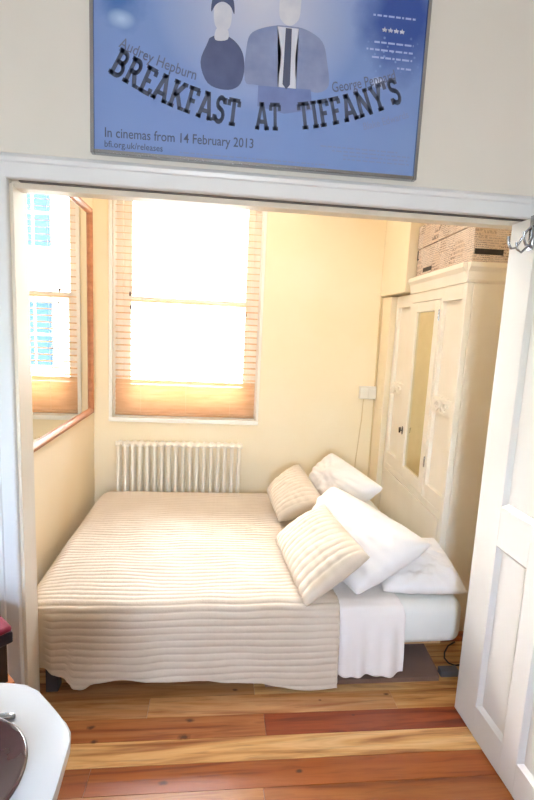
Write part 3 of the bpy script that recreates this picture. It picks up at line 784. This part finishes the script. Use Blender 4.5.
# lettering
def curve_map(f):
    """f(x) -> z of the baseline; returns (s, h) -> (x, z), s measured along it from xa"""
    def make(xa):
        xs = [xa]; L = [0]; dx = .004
        while xs[-1] < PX1 + .1:
            x = xs[-1]; xs.append(x + dx); L.append(L[-1] + math.hypot(dx, f(x + dx) - f(x)))
        def mp(s, h):
            lo = min(max(int(s / L[-1] * len(L)), 0), len(L) - 2)
            while lo > 0 and L[lo] > s: lo -= 1
            while lo < len(L) - 2 and L[lo + 1] < s: lo += 1
            q = (s - L[lo]) / (L[lo+1] - L[lo]); x = xs[lo] + q * dx
            d = (f(x + .002) - f(x - .002)) / .004; n_ = math.hypot(1, d)
            return x - h * d / n_, f(x) + h / n_
        return mp
    return make
def arc(cx, cy, rx, ry, a0, a1, n=9): return [(cx + rx*math.cos(math.radians(a0 + (a1-a0)*i/n)), cy + ry*math.sin(math.radians(a0 + (a1-a0)*i/n))) for i in range(n + 1)]
W_ = .215; SV = .14
def ser(x0, x1, y): return [(x0, y), (x1, y), 'bar']
G = {  # glyph: (advance, strokes, slab serifs (x0, x1, y0))
 'A': (.90, [[(.13, 0), (.41, 1)], [(.45, 1), (.76, 0)], [(.24, .30), (.65, .30)], [(.22, .94), (.52, .94)]], [(-.01, .28, 0), (.60, .91, 0)]),
 'B': (.80, [[(.2, 0), (.2, 1)], [(.1, .94), (.42, .94)] + arc(.42, .735, .19, .205, 90, -90) + [(.2, .53)], [(.42, .53)] + arc(.42, .295, .24, .235, 90, -90) + [(.1, .06)]], [(.02, .3, 0), (.02, .3, .88)]),
 'R': (.88, [[(.2, 0), (.2, 1)], [(.1, .94), (.42, .94)] + arc(.42, .72, .21, .22, 90, -90) + [(.2, .5)], [(.44, .5), (.70, .05)]], [(.02, .38, 0), (.02, .3, .88), (.62, .9, 0)]),
 'E': (.76, [[(.2, 0), (.2, 1)], [(.1, .94), (.68, .94)], [(.2, .5), (.52, .5)], [(.1, .06), (.70, .06)], [(.63, .94), (.63, .74)], [(.65, .06), (.65, .27)]], [(.02, .3, 0), (.02, .3, .88)]),
 'K': (.90, [[(.2, 0), (.2, 1)], [(.24, .42), (.68, .95)], [(.38, .55), (.74, .05)]], [(.02, .38, 0), (.02, .38, .88), (.54, .84, .88), (.62, .92, 0)]),
 'F': (.72, [[(.2, 0), (.2, 1)], [(.1, .94), (.66, .94)], [(.2, .5), (.52, .5)], [(.61, .94), (.61, .74)]], [(.02, .40, 0), (.02, .3, .88)]),
 'S': (.70, [arc(.35, .735, .20, .20, 25, 270) + arc(.34, .285, .22, .235, 90, -155), [(.58, .72), (.58, .96)], [(.09, .04), (.09, .28)]], []),
 'T': (.80, [[(.40, 0), (.40, 1)], [(.06, .94), (.74, .94)], [(.10, .94), (.10, .72)], [(.70, .94), (.70, .72)]], [(.22, .58, 0)]),
 'I': (.44, [[(.22, 0), (.22, 1)]], [(.04, .40, 0), (.04, .40, .88)]),
 'N': (.94, [[(.18, 0), (.18, 1)], [(.18, .95), (.74, .05)], [(.74, 0), (.74, 1)]], [(.02, .34, 0), (.0, .26, .88), (.58, .90, .88)]),
 'Y': (.86, [[(.42, 0), (.42, .45)], [(.14, .95), (.42, .42)], [(.70, .95), (.42, .42)]], [(.24, .60, 0), (.0, .30, .88), (.56, .86, .88)]),
 "'": (.26, [[(.14, 1.02), (.12, .70)]], []), ' ': (.42, [], [])}
def title(word, mp, size, track=.02):
    polys = []; cx = 0; wid = {}
    total = sum(G[c][0] + track for c in word)
    for ch in word:
        adv, strokes, sers = G[ch]
        loc = []
        for st_ in strokes:
            st_ = [q for q in st_]
            for (xa, ya), (xb, yb) in zip(st_[:-1], st_[1:]):
                dx, dy = xb - xa, yb - ya; L = math.hypot(dx, dy)
                if L < 1e-6: continue
                w = W_ if abs(dy) > abs(dx) * .6 else SV + .02
                if len(st_) > 3: w = W_ * .85
                nx, ny = -dy / L * w / 2, dx / L * w / 2
                ex, ey = (dx / L * .02, dy / L * .02) if len(st_) > 3 else (0, 0)
                loc.append([(xa + nx - ex, ya + ny - ey), (xb + nx + ex, yb + ny + ey), (xb - nx + ex, yb - ny + ey), (xa - nx - ex, ya - ny - ey)])
        for x0_, x1_, y0_ in sers: loc.append([(x0_, y0_), (x1_, y0_), (x1_, y0_ + SV), (x0_, y0_ + SV)])
        for q in loc: polys.append([mp((cx + x) * size, y * size) for x, y in q])
        cx += adv + track
    return polys, total * size
def title_base(x): 
    a = (x - .80) / .5
    return 2.213 + (.134 * a * a if a > 0 else .140 * a * a)
mk = curve_map(title_base)
I_title = ink('title_ink', '#56617c', '#505b76')
for word, xa, xb in (('BREAKFAST', .318, .742), ('AT', .795, .886), ("TIFFANY'S", .943, 1.300)):
    mp = mk(xa); L_ = sum(math.hypot(.002, title_base(x_ * .002 + xa + .002) - title_base(x_ * .002 + xa)) for x_ in range(int((xb - xa) / .002)))
    unit = sum(G[c][0] + .02 for c in word)
    sx_ = L_ / unit; hgt = .084
    polys, _ = title(word, (lambda s, h, m=mp, sx_=sx_, hgt=hgt: m(s * sx_, h * hgt)), 1)
    flat(polys, 'title_lettering', I_title, YP - .001)
def text(s, name, size, mapper, m, shear=0, width=None, dy=.0012):
    cu = bpy.data.curves.new('tmp', 'FONT'); cu.body = s; cu.size = size; cu.shear = shear; cu.offset = size * .006; cu.resolution_u = 3
    o = bpy.data.objects.new('tmp', cu); COL.objects.link(o)
    bpy.context.view_layer.update()
    me = bpy.data.meshes.new_from_object(o.evaluated_get(bpy.context.evaluated_depsgraph_get()))
    bpy.data.objects.remove(o); bpy.data.curves.remove(cu)
    me.name = name
    wmax = max(v.co.x for v in me.vertices); k = (width / wmax) if width else 1
    for v in me.vertices:
        x, z = mapper(v.co.x * k, v.co.y); v.co = (x - POX, YP - dy, z - POZ)
    ob = bpy.data.objects.new(name, me); COL.objects.link(ob); me.materials.clear(); me.materials.append(m); ob.parent = ps
    return ob
I_name = ink('name_ink', '#66718f'); I_small = ink('small_ink', '#4f5a76'); I_light = ink('light_ink', '#e8eefc'); I_faint = ink('faint_ink', '#7e90c0')
def nb(x): a = (x - .80) / .5; return 2.325 + .117 * a * a
text('Audrey Hepburn', 'cast_name_lettering', .046, curve_map(nb)(.352), I_name, 0, .255)
def nb2(x): a = (x - .80) / .5; return 2.326 + .098 * a * a
text('George Peppard', 'cast_name_lettering', .046, curve_map(nb2)(1.048), I_name, 0, .225)
text('In cinemas from 14 February 2013', 'release_date_lettering', .042, lambda s, h: (.307 + s, 2.148 + h + s * .012), I_small, 0, .485)
text('bfi.org.uk/releases', 'web_address_lettering', .028, lambda s, h: (.307 + s, 2.118 + h), I_small, 0, .187)
def nb3(x): a = (x - .80) / .5; return 2.19 + .098 * a * a
text('Blake Edwards', 'director_lettering', .034, curve_map(nb3)(1.165), I_faint, 0, .165)
stars = []
for i in range(4):
    cx, cz = 1.212 + i * .020, 2.557 
    stars.append([(cx + (.009 if q % 2 == 0 else .004) * math.sin(q * PI / 5), cz + (.009 if q % 2 == 0 else .004) * math.cos(q * PI / 5)) for q in range(10)])
flat(stars, 'review_stars', I_light, YP - .001)
def dashes(x0, x1, z, h, name, m, right=False):
    rng = random.Random(int(z * 1e4)); polys = []; x = x0
    while x < x1:
        w = rng.uniform(.006, .026); w = min(w, x1 - x); polys.append([(x, z), (x + w, z), (x + w, z + h), (x, z + h)]); x += w + .005
    return polys
q = []
for x0_, x1_, z in ((1.17, 1.315, 2.595), (1.18, 1.315, 2.515), (1.155, 1.315, 2.492), (1.175, 1.315, 2.469), (1.265, 1.315, 2.442)): q += dashes(x0_, x1_, z, .006, '', None)
flat(q, 'review_lines', ink('review_ink', '#a9bbe4'), YP - .001)
q = []
for i, (x0_, x1_) in enumerate(((1.02, 1.29), (1.06, 1.335), (1.10, 1.335), (1.10, 1.335), (.55, 1.05))): q += dashes(x0_, x1_, 2.178 - i * .012 if i < 4 else 2.118, .0045, '', None)
flat(q, 'credit_lines', I_faint, YP - .001)

# ------------------------------------------------------------------ light
W = bpy.data.worlds.new('sky'); S.world = W; W.use_nodes = True
nt = W.node_tree; bg = nt.nodes['Background']
sk = nt.nodes.new('ShaderNodeTexSky'); sk.sky_type = 'NISHITA'; sk.sun_disc = False; sk.sun_elevation = math.radians(42); sk.sun_rotation = math.radians(-40); sk.air_density = 1; sk.dust_density = 3
mxw = nt.nodes.new('ShaderNodeMix'); mxw.data_type = 'RGBA'; mxw.inputs[0].default_value = .6; mxw.inputs[7].default_value = (.93, .92, .90, 1)
nt.links.new(sk.outputs[0], mxw.inputs[6]); nt.links.new(mxw.outputs[2], bg.inputs[0]); bg.inputs[1].default_value = 34
sun = bpy.data.lights.new('sun', 'SUN'); sun.energy = 65; sun.angle = math.radians(3); sun.color = (1, .95, .86)
so_ = bpy.data.objects.new('sun', sun); COL.objects.link(so_)
el, az = math.radians(50), math.radians(45)
dvec = Vector((math.sin(az) * math.cos(el), -math.cos(az) * math.cos(el), -math.sin(el)))
so_.rotation_euler = dvec.to_track_quat('-Z', 'Y').to_euler(); so_.location = (-4, 6, 6)
def area(name, loc, rot, sx, sy, en, col):
    l = bpy.data.lights.new(name, 'AREA'); l.shape = 'RECTANGLE'; l.size = sx; l.size_y = sy; l.energy = en; l.color = col
    o = bpy.data.objects.new(name, l); COL.objects.link(o); o.location = loc; o.rotation_euler = rot; return o
area('rear_window_daylight', (.6, NY + .01, 1.6), (PI/2, 0, 0), .6, .8, 26, (.8, .9, 1))

area('bedroom_fill_light', (.75, .95, CEIL - .02), (0, 0, 0), .4, .4, 14, (1, .96, .91))  # added fill light without a fixture; daylight alone leaves the bedroom dim

# ------------------------------------------------------------------ camera
cam = bpy.data.cameras.new('camera'); co = bpy.data.objects.new('camera', cam); COL.objects.link(co)
cam.sensor_fit = 'VERTICAL'; cam.sensor_height = 36; cam.sensor_width = 24; cam.lens = 465.44 / 800 * 36; cam.clip_start = .02
yaw, pitch, roll = .1069, -.1475, .0483
fwd = Vector((math.sin(yaw)*math.cos(pitch), math.cos(yaw)*math.cos(pitch), math.sin(pitch)))
r0 = fwd.cross(Vector((0, 0, 1))).normalized(); u0 = r0.cross(fwd)
r = math.cos(roll)*r0 + math.sin(roll)*u0; u = math.cos(roll)*u0 - math.sin(roll)*r0
Mx = Matrix((r, u, -fwd)).transposed().to_4x4(); Mx.translation = Vector((.7004, -1.6835, 1.5514))
co.matrix_world = Mx; S.camera = co
S.view_settings.view_transform = 'Standard'; S.view_settings.look = 'None'; S.view_settings.exposure = .12; S.view_settings.gamma = 1; S.view_settings.use_curve_mapping = False
S.cycles.use_denoising = True
S.cycles.max_bounces = 12; S.cycles.diffuse_bounces = 6; S.cycles.transparent_max_bounces = 16
S.cycles.sample_clamp_indirect = 8
